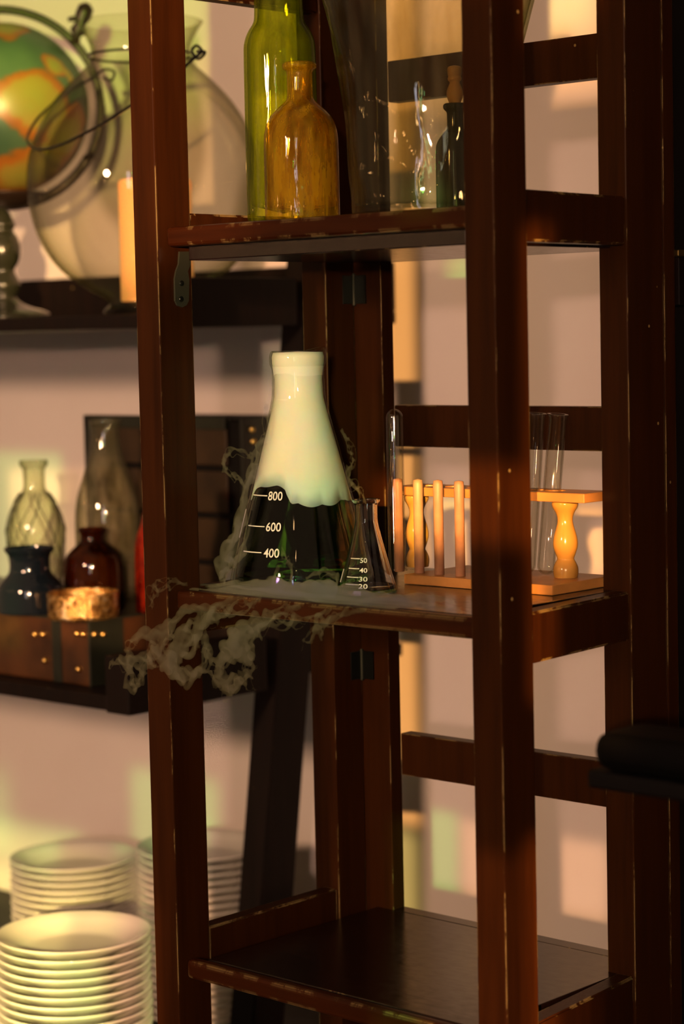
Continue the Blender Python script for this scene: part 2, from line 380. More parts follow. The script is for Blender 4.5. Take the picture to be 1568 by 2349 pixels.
# butt hinges in the back corner
for zt in (.060, -.325):
    hg = bb('hinge', (-1.503, -1.5017, 1.6325, 1.6490, zt + H - .029, zt + H), M_screw, .0004)
    h2 = box('hinge_leaf', (-1.5005, -1.486, 1.6478, 1.6502, zt + H - .029, zt + H), M_screw, hg, .0004, ORG)
    h3 = box('hinge_pin', (-1.5025, -1.4995, 1.6465, 1.6495, zt + H - .031, zt + H + .002), M_steel, hg, .001, ORG)

# ------------------------------------------------------------------ large flask
def towards(o): return atan2(-o[1], -o[0])
FL = (-1.4388, 1.4985, 1.1135)
fl = empty('conical_flask', FL, 'large conical flask of dark green liquid under white fog, marked 400, 600, 800', 'flask')
fprof = [(0.0627, 0.0003), (0.069, 0.0025), (0.0698, 0.0067), (0.0597, 0.0462), (0.0458, 0.0993), (0.0391, 0.126), (0.0299, 0.1601), (0.0274, 0.1704), (0.0253, 0.1808), (0.0249, 0.2036), (0.0257, 0.2069), (0.0274, 0.2102), (0.0274, 0.2177), (0.0257, 0.2218)]
fp = [fprof[0]] + smoothp(fprof[1:], 2)
M_flask = thin_glass('clear_flask_glass', (.97, .98, .95), (.72, .76, .62), .8)
def lip_wob(a, r, z):  # the pouring spout on the right of the rim
    k = max(0, (z - fprof[-3][1] - .004) / .012); k = min(k, 1)
    d = abs((a - SP + pi) % (2 * pi) - pi)
    w = max(0, cos(min(d * 1.8, pi / 2)))
    return r + .0030 * k * w, z + .0048 * k * w
SP = towards(FL) + radians(62)
bm = bmesh.new(); add_lathe(bm, shell(fp, .0018), 96, lip_wob); bmesh.ops.recalc_face_normals(bm, faces=bm.faces)
bm_obj('glass_body', bm, M_flask, fl, None, True)
def rad_at(prof, z):
    for a, b in zip(prof, prof[1:]):
        if a[1] <= z <= b[1]: return a[0] + (b[0] - a[0]) * (z - a[1]) / max(b[1] - a[1], 1e-6)
    return prof[-1][0]
ZL = [(0.0004, 0.098)][0][1]; ZE = [(0.0004, 0.0834)][0][1]
# liquid with green light at its thin edges
M_liq = real_glass('dark_green_liquid', (1, 1, 1), 0.0, 1.33, (.14, .58, .01), 32)
ta = towards(FL)
def liq_wob(a, r, z): return r, z
lz = [fprof[1][1] + .002 + (ZL - fprof[1][1] - .002) * i / 10 for i in range(11)]
liq = [(0, .0035), (fprof[0][0] - .004, .0035)] + [(rad_at(fprof, z) - .0040, z) for z in lz] + [(0, ZL)]
lathe('liquid', liq, M_liq, fl, None, 96)
# fog above the liquid, its lower edge hangs in scallops
def fog_mat():
    m, N, L, b = mat('white_fog')
    v = coords(N, L)
    L.new(ramp(N, L, noise(N, L, 18, 3, .5, v), [(.3, (.92, .91, .68)), (.7, (.96, .95, .76))]), b.inputs['Base Color'])
    b.inputs['Roughness'].default_value = .9; b.inputs['Specular IOR Level'].default_value = .1
    b.inputs['Subsurface Weight'].default_value = .5; b.inputs['Subsurface Scale'].default_value = .02
    return m
M_fog = fog_mat()
bm = bmesh.new(); seg = 160
ztop = fprof[-1][1] - .001
def fog_edge(a):
    d = (a - ta + pi) % (2 * pi) - pi           # angle from the camera-facing side, + is to the right
    base = ZE
    sc = .0045 * abs(sin(d * 2.3 + .75)) + .0025 * abs(sin(d * 6.7 + .4)) * (1 if d > -.3 else .3)
    lift = .0165 * max(0, 1 - ((d + .82) / .62) ** 4)   # raised arch on the left
    return base - sc + lift
rings = []
levels = [0, .12, .25, .4, .55, .7, .82, .92, .97, 1]
for lv in levels:
    ring = []
    for i in range(seg):
        a = 2 * pi * i / seg; z0 = fog_edge(a); z = z0 + (ztop - z0) * lv
        r = rad_at(fp, z) - .0023
        ring.append(bm.verts.new((r * cos(a), r * sin(a), z)))
    rings.append(ring)
low = []
for i in range(seg):
    a = 2 * pi * i / seg; z = fog_edge(a); r = rad_at(fp, z) - .0031
    low.append(bm.verts.new((r * cos(a), r * sin(a), z + .0005)))
low2 = [bm.verts.new((.040 * cos(2 * pi * i / seg), .040 * sin(2 * pi * i / seg), ZL + .003)) for i in range(seg)]
rings = [low2, low] + rings
for A, B in zip(rings, rings[1:]):
    for i in range(seg): bm.faces.new((A[i], A[(i + 1) % seg], B[(i + 1) % seg], B[i]))
top = bm.verts.new((0, 0, ztop + .001)); bot = bm.verts.new((0, 0, ZL + .003))
for i in range(seg):
    bm.faces.new((rings[-1][i], rings[-1][(i + 1) % seg], top)); bm.faces.new((rings[0][(i + 1) % seg], rings[0][i], bot))
bmesh.ops.recalc_face_normals(bm, faces=bm.faces)
o = bm_obj('fog', bm, M_fog, fl, None, True); o['label'] = 'white fog filling the upper half of the flask'
# printed graduations
def wrap(bm, prof, P, zc, items, lift=.0004):
    """items: polygons in (theta, dz) space relative to the camera-facing side"""
    base = towards(P)
    for poly in items:
        vs = []
        for th, dz in poly:
            z = zc + dz; r = rad_at(prof, z) + lift; a = base + th
            vs.append(bm.verts.new((r * cos(a), r * sin(a), z)))
        try: bm.faces.new(vs)
        except ValueError: pass
def tick(th0, th1, h, n=8):
    return [[(th0 + (th1 - th0) * i / n, -h), (th0 + (th1 - th0) * (i + 1) / n, -h), (th0 + (th1 - th0) * (i + 1) / n, h), (th0 + (th1 - th0) * i / n, h)] for i in range(n)]
def glyphs(txt, th0, th1, h):
    cu = bpy.data.curves.new('t', 'FONT'); cu.body = txt; cu.size = 1; cu.resolution_u = 3; cu.offset = .012
    ob = bpy.data.objects.new('t', cu); C.objects.link(ob); bpy.context.view_layer.update()
    me = bpy.data.meshes.new_from_object(ob.evaluated_get(bpy.context.evaluated_depsgraph_get()))
    xs = [v.co.x for v in me.vertices]; ys = [v.co.y for v in me.vertices]
    x0, x1, y0, y1 = min(xs), max(xs), min(ys), max(ys)
    out = [[(th0 + (me.vertices[i].co.x - x0) / (x1 - x0) * (th1 - th0), ((me.vertices[i].co.y - y0) / (y1 - y0) - .5) * h) for i in p.vertices] for p in me.polygons]
    bpy.data.objects.remove(ob); bpy.data.meshes.remove(me); bpy.data.curves.remove(cu)
    return out
bm = bmesh.new(); rd = radians
for txt, zc, a0, a1, g0, g1, hh in (('800', [(0.0004, 0.0876)][0][1], -66, -40, -38.5, -20.5, .0084), ('600', [(0.0004, 0.0592)][0][1], -63, -38, -36, -20, .0084), ('400', [(0.0004, 0.0353)][0][1], -62, -37.5, -35, -20, .0084)):
    wrap(bm, fprof, FL, zc, tick(rd(a0), rd(a1), .0005)); wrap(bm, fprof, FL, zc, glyphs(txt, rd(g0), rd(g1), hh))
bm_obj('graduation_marks', bm, M_white, fl)
bm = bmesh.new(); wrap(bm, fprof, FL, [(0.0004, 0.0596)][0][1], [[(rd(-92 + 4 * i), -.0135), (rd(-88 + 4 * i), -.0135), (rd(-88 + 4 * i), .0135), (rd(-92 + 4 * i), .0135)] for i in range(3)])
bm_obj('writing_patch', bm, M_white, fl)

# ------------------------------------------------------------------ small flask
SF = (-1.3291, 1.4692, 1.1135)
sf = empty('conical_flask', SF, 'small empty clear conical flask in front of the test tube rack', 'flask')
sprof = [(0.0231, 0.0003), (0.0267, 0.0012), (0.0271, 0.004), (0.0187, 0.0325), (0.0119, 0.0589), (0.0107, 0.0649), (0.0103, 0.0669), (0.0103, 0.0808), (0.0107, 0.0828), (0.0127, 0.0844), (0.0127, 0.0864)]
M_sg = real_glass('thin_clear_lab_glass', (.985, .99, .975), 0, 1.45)
lathe('glass_body', shell([sprof[0]] + smoothp(sprof[1:], 2), .0014, .003), M_sg, sf, None, 80)
bm = bmesh.new()
for txt, y0, hh in (('50', 1277, .0044), ('40', 1299, .0042), ('30', 1318, .0042), ('20', 1334, .0042)):
    zc = {1277: [(0.0004, 0.0341)][0][1], 1299: [(0.0004, 0.0253)][0][1], 1318: [(0.0004, 0.0176)][0][1], 1334: [(0.0004, 0.0112)][0][1]}[y0]
    wrap(bm, sprof, SF, zc, tick(rd(-52), rd(-20), .0004)); wrap(bm, sprof, SF, zc - .0015, glyphs(txt, rd(-19), rd(0), hh))
bm_obj('graduation_marks', bm, M_white, sf)
bm = bmesh.new(); zc = [(0.0004, 0.0176)][0][1]
wrap(bm, sprof, SF, zc, [[(rd(-88 + 4 * i), -.006), (rd(-84 + 4 * i), -.006), (rd(-84 + 4 * i), .006), (rd(-88 + 4 * i), .006)] for i in range(3)])
bm_obj('writing_patch', bm, M_white, sf)

# ------------------------------------------------------------------ bottles on the top shelf
def bottle(key_loc, prof, m, label, name='glass_bottle', cat='bottle', th=.0022, smooth=2, seg=72, wob=None, bottom=None, part='glass_body'):
    o = empty(name, key_loc, label, cat)
    p = [prof[0]] + smoothp(prof[1:], smooth)
    bm = bmesh.new(); add_lathe(bm, shell(p, th, bottom), seg, wob); bmesh.ops.recalc_face_normals(bm, faces=bm.faces)
    bm_obj(part, bm, m, o, None, True)
    return o
M_green = thin_glass('olive_green_glass', (.86, .90, .30), (.30, .40, .03), 1.0, .03, 1.8, streak=(60, 60, 6), streakcol=(.62, .68, .08), lit_haze=.10, hcol=(.50, .58, .02))
M_yellow = thin_glass('amber_yellow_glass', (.97, .88, .38), (.70, .46, .04), 1.1, .03, 1.8, streak=(55, 55, 9), streakcol=(.72, .50, .05), lit_haze=.13, hcol=(1.0, .70, .02))
M_vase = thin_glass('clear_rippled_glass', (.93, .93, .86), (.45, .46, .26), .8, .02, 2.0, streak=(40, 40, 1.5), streakcol=(.82, .80, .66), lit_haze=.022, hcol=(.6, .55, .32))
gp = [(0.0323, 0.0044), (0.034, 0.0073), (0.0344, 0.0126), (0.0342, 0.164), (0.0334, 0.1741), (0.0297, 0.1835), (0.0247, 0.1904), (0.023, 0.1965), (0.023, 0.2289), (0.0247, 0.2309), (0.0247, 0.237)]
bottle((-1.4547, 1.5, 1.4535), gp, M_green, 'tall olive-green glass bottle with straight sides behind the amber bottle', th=.003, bottom=.008)
yp = [(0.0326, 0.0011), (0.0342, 0.0039), (0.0342, 0.0114), (0.0341, 0.0704), (0.0333, 0.0822), (0.0285, 0.0947), (0.019, 0.1041), (0.0127, 0.1096), (0.0115, 0.1135), (0.0115, 0.1311), (0.0119, 0.1358), (0.0154, 0.1377), (0.0158, 0.1409), (0.015, 0.1424)]
bottle((-1.3818, 1.45, 1.4535), yp, M_yellow, 'short amber-yellow glass bottle with a flared lip on the top shelf', th=.003, bottom=.008)
vp = [(0.0686, 0.0013), (0.071, 0.0036), (0.0709, 0.0106), (0.0713, 0.0221), (0.0728, 0.0376), (0.0739, 0.0646), (0.075, 0.0953), (0.0788, 0.1222), (0.0829, 0.1451), (0.0883, 0.1681), (0.094, 0.1909), (0.1013, 0.2138), (0.11, 0.2404)]
VAO = (-1.271, 1.5, 1.4535)
def vwob(a, r, z):
    k = min(1, z / .2); return r * (1 + .025 * k * sin(3 * (a + z * 9)) + .006 * sin(11 * (a + z * 7))), z
bottle(VAO, vp, M_vase, 'large clear rippled glass vase flaring upwards on the top shelf', 'glass_vase', 'vase', .003, 2, 120, vwob, .011)
M_bglass = plain('black_blue_glass', (.002, .0022, .004), .06)
M_cork = plain('turned_light_wood', (.55, .28, .10), .35, var=.25, bscale=30)
BBP = [(0.0183, 0.0043), (0.0195, 0.0064), (0.0195, 0.0175), (0.0195, 0.0689), (0.0182, 0.0771), (0.0124, 0.0849), (0.0083, 0.0882), (0.0079, 0.0914), (0.0079, 0.1029), (0.0083, 0.1054), (0.0112, 0.1078), (0.0116, 0.1107), (0.0108, 0.1123)]
bo = bottle((-1.3362, 1.615, 1.4535), BBP, M_bglass, 'small black glass bottle with a turned wooden stopper, beside the clear vase')
lathe('stopper', smoothp([(0.0002, 0.1095), (0.005, 0.1095), (0.0054, 0.1135), (0.0079, 0.1193), (0.0079, 0.125), (0.0054, 0.1307), (0.0045, 0.1332), (0.0066, 0.1348), (0.0066, 0.1372), (0.0058, 0.1381), (0.0066, 0.1397), (0.007, 0.1454), (0.0058, 0.1478), (0.0, 0.1487)], 2), M_cork, bo, None, 32)

# ------------------------------------------------------------------ test tube rack
M_ply = plain('honey_pine', (.55, .25, .06), .38, var=.2, bscale=90)
M_leg = plain('varnished_pine', (.56, .30, .055), .16, var=.12, bscale=40, Coat_Weight=.8)
RK = (-1.29, 1.59, Z2)
rk = empty('test_tube_rack', RK, 'small pine rack with turned end legs and drying pegs, holding test tubes', 'rack')
bY0, bY1 = 1.545, 1.640
xl = -1.3512; xr_ = -1.1876
xr = -1.176
box('base_board', (xl, xr, bY0, bY1, Z2 + .0003, Z2 + .0095), M_ply, rk, .0012, RK)
zb0 = 1.1941
tb0, tb1 = -1.3956, -1.1496
tb1 = -1.1675
def bar_with_holes():
    bm = bmesh.new(); y0, y1, z0, z1 = 1.583, 1.625, zb0, zb0 + .0085
    add_box(bm, tb0, tb1, y0, y1, z0, z1, .0006, 1)
    return bm_obj('top_bar', bm, M_ply, rk, tuple(-c for c in RK))
bar = bar_with_holes()
hole_x = [-1.3674, -1.3372, -1.3076, -1.2775, -1.2362, -1.216]
cut = bmesh.new()
for hx in hole_x:
    bmesh.ops.create_cone(cut, cap_ends=True, segments=32, radius1=.0100, radius2=.0100, depth=.03, matrix=Matrix.Translation((hx, 1.604, zb0 + .004)))
cme = bpy.data.meshes.new('c'); cut.to_mesh(cme); cut.free(); co = bpy.data.objects.new('c', cme); C.objects.link(co)
co.location = (0, 0, 0)
md = bar.modifiers.new('holes', 'BOOLEAN'); md.object = co; md.operation = 'DIFFERENCE'; md.solver = 'EXACT'
bpy.context.view_layer.update()
nme = bpy.data.meshes.new_from_object(bar.evaluated_get(bpy.context.evaluated_depsgraph_get()))
bar.modifiers.clear(); bar.data = nme; bpy.data.objects.remove(co)
legprof = [(.0001, 0), (.0108, 0), (.0118, .006), (.0115, .012), (.009, .0185), (.0075, .021), (.0095, .027), (.0118, .036), (.0108, .047), (.0078, .058), (.0068, .066), (.0085, .073), (.0118, .079), (.0125, .084), (.011, .0865), (.0001, .0868)]
hh = zb0 - (Z2 + .0095)
legprof = [(r, z * hh / .0868) for r, z in legprof]
for lx, ly in ((-1.204 + .0, 1.603), (-1.3837, 1.603)):
    lathe('turned_leg', [legprof[0]] + smoothp(legprof[1:-1], 2) + [legprof[-1]], M_leg, rk, (lx - RK[0], ly - RK[1], .0096), 40)
PY = 1.5178
PY = 1.560
M_peg = plain('dowel_wood', (.46, .24, .12), .45, var=.3, bscale=140, bump=.2)
for px in (-1.3698, -1.3445, -1.3197, -1.2941, -1.2675, -1.2403):
    bm = bmesh.new()
    add_lathe(bm, [(.0001, 0), (.0047, 0), (.0047, .085), (.0043, .0885), (.0001, .0895)], 24)
    bmesh.ops.recalc_face_normals(bm, faces=bm.faces)
    bm_obj('drying_peg', bm, M_peg, rk, (px - RK[0], PY - RK[1], .0096), True)
M_tube = thin_glass('test_tube_glass', (.97, .97, .94), (.66, .62, .48), 2.6, .015, 3.2)
def tube_mesh(L, lip=True):
    r = .0083; out = [(r * sin(a), r - r * cos(a)) for a in [i * pi / 16 for i in range(9)]]
    out = [(max(x, .0001), z) for x, z in out] + [(r, L - .004)] + ([(r + .0012, L - .0015), (r + .0014, L)] if lip else [(r, L)])
    inner = [(r - .0011, L)] + [(r - .0011, r)] + [((r - .0011) * cos(a), r - (r - .0011) * sin(a)) for a in [i * pi / 16 for i in range(1, 8)]] + [(.0001, .0011)]
    return out + inner
def ttube(loc, rot, L, label):
    t = lathe('test_tube', tube_mesh(L), M_tube, None, loc, 40); t.rotation_euler = rot
    return tag(t, label, 'test tube', 'test tubes in the pine rack')
TL = .158
def tilted(xb, xt):  # leaning in its hole; bottom px and top px
    return xb, xt
b1 = Vector((-1.2282, 1.604, 1.1148)); t1 = Vector((-1.2113, 1.604, 1.2732))
b2 = Vector((-1.2507, 1.604, 1.1146)); t2 = Vector((-1.2364, 1.604, 1.2738))
for b, t_, lab in ((b1, t1, 'clear test tube leaning in the rack beside the right turned leg'), (b2, t2, 'clear test tube standing just right of the thick front post, left of its twin')):
    b.z = Z2 + .0105; d = t_ - b; q = d.to_track_quat('Z', 'Y').to_euler()
    ttube(b, q, d.length, lab)
pi1 = Vector((-1.3716, 1.56, 1.2786)); ln = pi1.z - (Z2 + .0105)
p1x = -1.3698
ttube((p1x - .0026, 1.560, pi1.z), (pi, 0, 0), ln, 'clear test tube upside down over the leftmost drying peg')

# ------------------------------------------------------------------ leaning shelf stand at the left
SO = (-2.4, 2.0, .40)
st = empty('shelf_stand', SO, 'near-black leaning shelf stand behind, at left, carrying the globe and the trunks', 'shelf')
def sb(name, b, m=M_side, bev=.002): return box(name, b, m, st, bev, SO)
XR, XLb = -1.9726, -3.10
def leaning(x0, x1):
    bm = bmesh.new(); o = Vector(SO); z0, z1 = .40, 1.95
    yf = lambda z: 1.9995 + (z - H + .47) * .142
    lo = [Vector(p) - o for p in ((x0, yf(z0), z0), (x1, yf(z0), z0), (x1, yf(z0) + .061, z0), (x0, yf(z0) + .061, z0))]
    hi = [Vector(p) - o for p in ((x0, yf(z1), z1), (x1, yf(z1), z1), (x1, yf(z1) + .061, z1), (x0, yf(z1) + .061, z1))]
    add_prism(bm, lo, hi); bmesh.ops.recalc_face_normals(bm, faces=bm.faces)
    bmesh.ops.bevel(bm, geom=list(bm.edges), offset=.0016, segments=2, affect='EDGES')
    bm_obj('leaning_leg', bm, M_side, st)
leaning(-2.0149, XR); leaning(XLb, XLb + .042)
sb('shelf_board', (XLb + .045, -2.0165, 1.747, 2.30, -.4545 + H, ZSV := -.436 + H), M_side, .002)
sb('side_panel', (-2.016, XR - .0005, 1.745, 1.984, -.4565 + H, -.385 + H)); 
sb('shelf_board', (XLb + .045, -2.0165, 1.8205, 2.30, .0140 + H, .0315 + H), M_side, .002)
sb('side_panel', (-2.016, XR - .0005, 1.823, 2.056, .0135 + H, .0755 + H))
sb('back_lip', (XLb + .045, -2.0165, 2.285, 2.30, .0316 + H, .100 + H))
# low bench under everything
bench = empty('bench', (-2.4, 1.9, 0), 'dark low bench under the plate stacks and the leaning stand', 'bench')
for n, b in (('bench_top', (-3.25, -1.62, 1.45, 2.33, .37, .3995)), ('leg', (-3.2, -3.14, 1.5, 1.56, 0, .37)), ('leg', (-1.70, -1.64, 1.5, 1.56, 0, .37)), ('leg', (-3.2, -3.14, 2.22, 2.28, 0, .37)), ('leg', (-1.70, -1.64, 2.22, 2.28, 0, .37))):
    box(n, b, M_side, bench, .003, (-2.4, 1.9, 0))

# ------------------------------------------------------------------ things on the stand, lower shelf
def trunk(name, label, x0, x1, y0, y1, z0, z1, face, straps, rivets, slats=0):
    O = ((x0 + x1) / 2, (y0 + y1) / 2, z0)
    t = empty(name, O, label, 'trunk')
    box('body', (x0, x1, y0, y1, z0 + .0004, z1), face, t, .003, O)
    for i in range(slats):
        a = z0 + (z1 - z0) * (i + .06) / slats; b_ = z0 + (z1 - z0) * (i + .94) / slats
        box('slat', (x0 + .022, x1 - .030, y0 - .006, y0 - .0005, a, b_), M_slat, t, .002, O)
    for s in straps:
        box('strap', s, M_strap, t, .0012, O)
    for r in rivets:
        bm = bmesh.new(); bmesh.ops.create_uvsphere(bm, u_segments=14, v_segments=8, radius=.0042)
        bm_obj('rivet', bm, M_brass, t, tuple(r[i] - O[i] for i in range(3)), True)
    return t
tx1 = -2.083
trunk('small_trunk', 'low brown leather trunk with dark corner straps and brass rivets, carrying the bottles', -2.62, tx1, 1.78, 2.045, -.436 + H, -.3518 + H, M_brown,
      [(tx1 - .002, tx1 + .0022, 1.778, 1.835, -.4355 + H, -.3515 + H), (-2.62, tx1 + .001, 1.7785, 2.046, -.3545 + H, -.3514 + H), (-2.155, -2.138, 1.7775, 1.784, -.435 + H, -.352 + H)],
      [(-2.1894, 1.7785, 0.9735), (-2.1735, 1.7785, 0.9747), (-2.1054, 1.7785, 0.9811), (-2.0936, 1.7785, 0.9809), (-2.1709, 1.7785, 0.941), (-2.1051, 1.7785, 0.9355), (-2.0805, 1.7852, 0.9812), (-2.0805, 1.7997, 0.9795)])
qx0, qx1 = -2.3996, -2.0793
qz1 = 1.2376
trunk('slatted_trunk', 'tall wooden slatted trunk with a dark riveted corner, standing behind the bottles', qx0, qx1, 2.06, 2.24, -.4359 + H, qz1, M_black,
      [(qx1 - .002, qx1 + .003, 2.052, 2.098, -.435 + H, qz1 + .004), (qx0, qx0 + .02, 2.051, 2.062, -.435 + H, qz1 + .002), (qx0, qx1 - .03, 2.051, 2.062, qz1 - .012, qz1 + .006)],
      [(qx1 + .004, 2.069, qz1 - .012), (qx1 + .004, 2.071, qz1 - .028)], 5)

M_clear = thin_glass('clear_bottle_glass', (.92, .93, .86), (.38, .38, .24), 1.5, .02, 2.0, lit_haze=.05, hcol=(.6, .55, .36))
M_navy = plain('deep_blue_black_glass', (.004, .007, .011), .07, Coat_Weight=.5)
M_ambr = thin_glass('brown_pharmacy_glass', (.55, .16, .02), (.16, .04, .006), 1.2, .03, 1.4, lit_haze=.10, hcol=(.13, .040, .006))
M_redg = thin_glass('red_glass', (.75, .10, .05), (.4, .03, .015), 1.2, .03, 1.4, lit_haze=.3, hcol=(.5, .04, .01))
bottle((-2.2217, 1.8, 0.9982), [(0.0399, 0.0003), (0.0428, 0.0005), (0.0433, 0.0007), (0.0433, 0.0294), (0.0398, 0.0392), (0.0296, 0.0489), (0.0262, 0.0546), (0.0262, 0.0706), (0.0284, 0.0764), (0.0324, 0.0804), (0.033, 0.0844)], M_navy,
       'squat dark blue wide-mouthed jar standing on the trunk at far left', 'glass_jar', 'jar')
bottle((-2.1762, 1.87, 0.9982), [(0.0367, 0.0003), (0.039, 0.0005), (0.0396, 0.0007), (0.0395, 0.0552), (0.0367, 0.0696), (0.0275, 0.0794), (0.0183, 0.0869), (0.0166, 0.0909), (0.016, 0.0967), (0.0172, 0.1001), (0.0189, 0.1019), (0.0189, 0.1059)], M_ambr,
       'brown glass pharmacy bottle standing behind the gold votive cup')
bottle((-2.2374, 1.95, 0.9982), [(0.0416, 0.0003), (0.044, 0.0005), (0.0446, 0.0007), (0.0445, 0.0801), (0.0444, 0.1158), (0.0414, 0.1395), (0.0319, 0.1692), (0.0236, 0.1929), (0.0201, 0.2165), (0.0195, 0.2313), (0.0207, 0.2366), (0.0224, 0.239), (0.0224, 0.2449)], M_clear,
       'tall clear glass bottle with a long neck, behind the brown bottle')
nb = bottle((-2.3113, 1.885, 0.9982), [(0.0321, 0.0003), (0.0345, 0.0005), (0.0345, 0.0007), (0.0368, 0.0701), (0.0391, 0.0969), (0.0344, 0.1178), (0.0261, 0.1386), (0.0178, 0.1487), (0.0148, 0.1534), (0.0148, 0.1742), (0.0154, 0.1807), (0.0195, 0.1842), (0.0195, 0.1908)], M_clear,
       'clear glass bottle wrapped in wire netting at left, behind the blue jar')
NP = [(0.0345, 0.0003), (0.0368, 0.0701), (0.0391, 0.0969), (0.0344, 0.1178), (0.0272, 0.1368), (0.0184, 0.1475)]
bm = bmesh.new(); nn = 6
zz0, zz1 = NP[0][1], NP[-1][1]
for k in range(nn):
    for sgn in (1, -1):
        pts = []
        for i in range(41):
            z = zz0 + (zz1 - zz0) * i / 40; r = rad_at(NP, z) + .0016
            a = 2 * pi * k / nn + sgn * (i / 40) * 1.75
            pts.append((r * cos(a), r * sin(a), z))
        add_tube(bm, pts, .0009, 5)
bm_obj('wire_netting', bm, M_blackwire, nb, None, True)
# gold mercury-glass votive
def merc():
    m, N, L, b = mat('crackled_gold_glass')
    v = coords(N, L)
    f = noise(N, L, 130, 4, .7, v)
    L.new(ramp(N, L, f, [(.38, (.12, .05, .01)), (.55, (.75, .45, .12)), (.66, (.95, .85, .6))]), b.inputs['Base Color'])
    b.inputs['Metallic'].default_value = .9; b.inputs['Roughness'].default_value = .25
    bp = N.new('ShaderNodeBump'); bp.inputs['Strength'].default_value = .9; bp.inputs['Distance'].default_value = .003
    L.new(f, bp.inputs['Height']); L.new(bp.outputs[0], b.inputs['Normal'])
    return m
bottle((-2.1171, 1.8, 0.9982), [(0.0422, 0.0003), (0.0445, 0.0005), (0.045, 0.0007), (0.0455, 0.0232), (0.0461, 0.0327)], merc(), 'crackled gold glass votive cup on the front of the trunk', 'votive_cup', 'candle holder', .002, 1)
bottle((-2.0834, 1.9, 0.9982), [(0.0283, 0.0003), (0.0306, 0.0005), (0.0305, 0.0064), (0.0305, 0.0803), (0.0282, 0.0962), (0.0203, 0.1144), (0.0169, 0.1313), (0.0158, 0.1426), (0.0158, 0.1652), (0.0169, 0.1686), (0.0169, 0.1731)], M_redg,
       'red glass bottle half hidden behind the left front post')

# ------------------------------------------------------------------ upper shelf of the stand: bowl, candle, globe
BW = (-2.1216, 1.93, 1.3815)
bw = empty('glass_bowl', BW, 'big round footed clear glass bowl with a wire handle on the upper left shelf', 'bowl')
bwp = [(0.0569, 0.0003), (0.0592, 0.0036), (0.0558, 0.0093), (0.0489, 0.015), (0.0569, 0.0218), (0.0853, 0.0382), (0.1165, 0.0625), (0.1391, 0.0986), (0.1508, 0.1425), (0.1529, 0.1762), (0.1482, 0.2099), (0.1345, 0.2463), (0.1129, 0.2798), (0.0846, 0.3077), (0.0688, 0.3216), (0.0631, 0.3327), (0.0654, 0.3494), (0.076, 0.3683), (0.0816, 0.3761)]
M_bowl = thin_glass('clear_bowl_glass', (.95, .95, .90), (.50, .50, .33), .9, .012, 3.0)
bm = bmesh.new(); add_lathe(bm, shell([bwp[0]] + smoothp(bwp[1:], 2), .0025, .006), 96); bmesh.ops.recalc_face_normals(bm, faces=bm.faces)
bm_obj('glass_body', bm, M_bowl, bw, None, True)
rn = [(0.0665, 0.3338)][0]
tube('neck_wire', [(rn[0] * 1.04 * cos(a), rn[0] * 1.04 * sin(a), rn[1]) for a in [2 * pi * i / 60 for i in range(60)]], .0017, M_blackwire, bw, 8, True)
hpts = [(-1.8804, 1.8, 1.6858, 0), (-1.8568, 1.79, 1.6816, 0), (-1.8786, 1.8, 1.677, 0), (-1.8893, 1.8, 1.6867, 0), (-1.8817, 1.8, 1.6925, 0), (-1.8627, 1.79, 1.6832, 0), (-1.8687, 1.78, 1.673, 0), (-1.8715, 1.74, 1.6444, 0), (-1.9103, 1.72, 1.6206, 0), (-1.9491, 1.72, 1.6073, 0), (-2.0001, 1.73, 1.5977, 0), (-2.0725, 1.75, 1.5891, 0), (-2.1505, 1.78, 1.5904, 0), (-2.2072, 1.81, 1.6031, 0), (-2.245, 1.84, 1.6187, 0), (-2.257, 1.87, 1.645, 0), (-2.2498, 1.91, 1.6771, 0), (-2.2422, 1.95, 1.6992, 0), (-2.2399, 1.97, 1.7119, 0), (-2.2189, 1.97, 1.707, 0), (-2.2256, 1.97, 1.6961, 0), (-2.2403, 1.97, 1.7016, 0)]
hpts = [p[:3] for p in hpts]
tube('wire_handle', rel(BW, catmull(hpts, 6)), .0019, M_blackwire, bw, 8)
CP = (-2.1024, 1.93, 1.395)
cd = empty('pillar_candle', CP, 'thick ivory pillar candle burning inside the big glass bowl', 'candle')
cpf = [(0.047, 0.0043), (0.0476, 0.0077), (0.0474, 0.1559), (0.0451, 0.1604), (0.0395, 0.1593), (0.0282, 0.1537)]
lathe('wax', [(0.0001, cpf[0][1])] + cpf + [(.0001, cpf[-1][1])], M_wax, cd, None, 48)
tube('wick', [(0, 0, cpf[-1][1] - .001), (.001, 0, cpf[-1][1] + .010)], .0009, M_black, cd, 6)
mf, N, L, b = mat('candle_flame'); b.inputs['Emission Color'].default_value = (1, .5, .12, 1); b.inputs['Emission Strength'].default_value = 30; b.inputs['Base Color'].default_value = (0, 0, 0, 1)
lathe('flame', [(.0001, cpf[-1][1] + .006), (.0035, cpf[-1][1] + .011), (.0038, cpf[-1][1] + .016), (.002, cpf[-1][1] + .025), (.0001, cpf[-1][1] + .032)], mf, cd, None, 16)
lamp('candle_light', 'POINT', (CP[0], CP[1], CP[2] + cpf[-1][1] + .02), .35, (1, .45, .12), shadow_soft_size=.008)
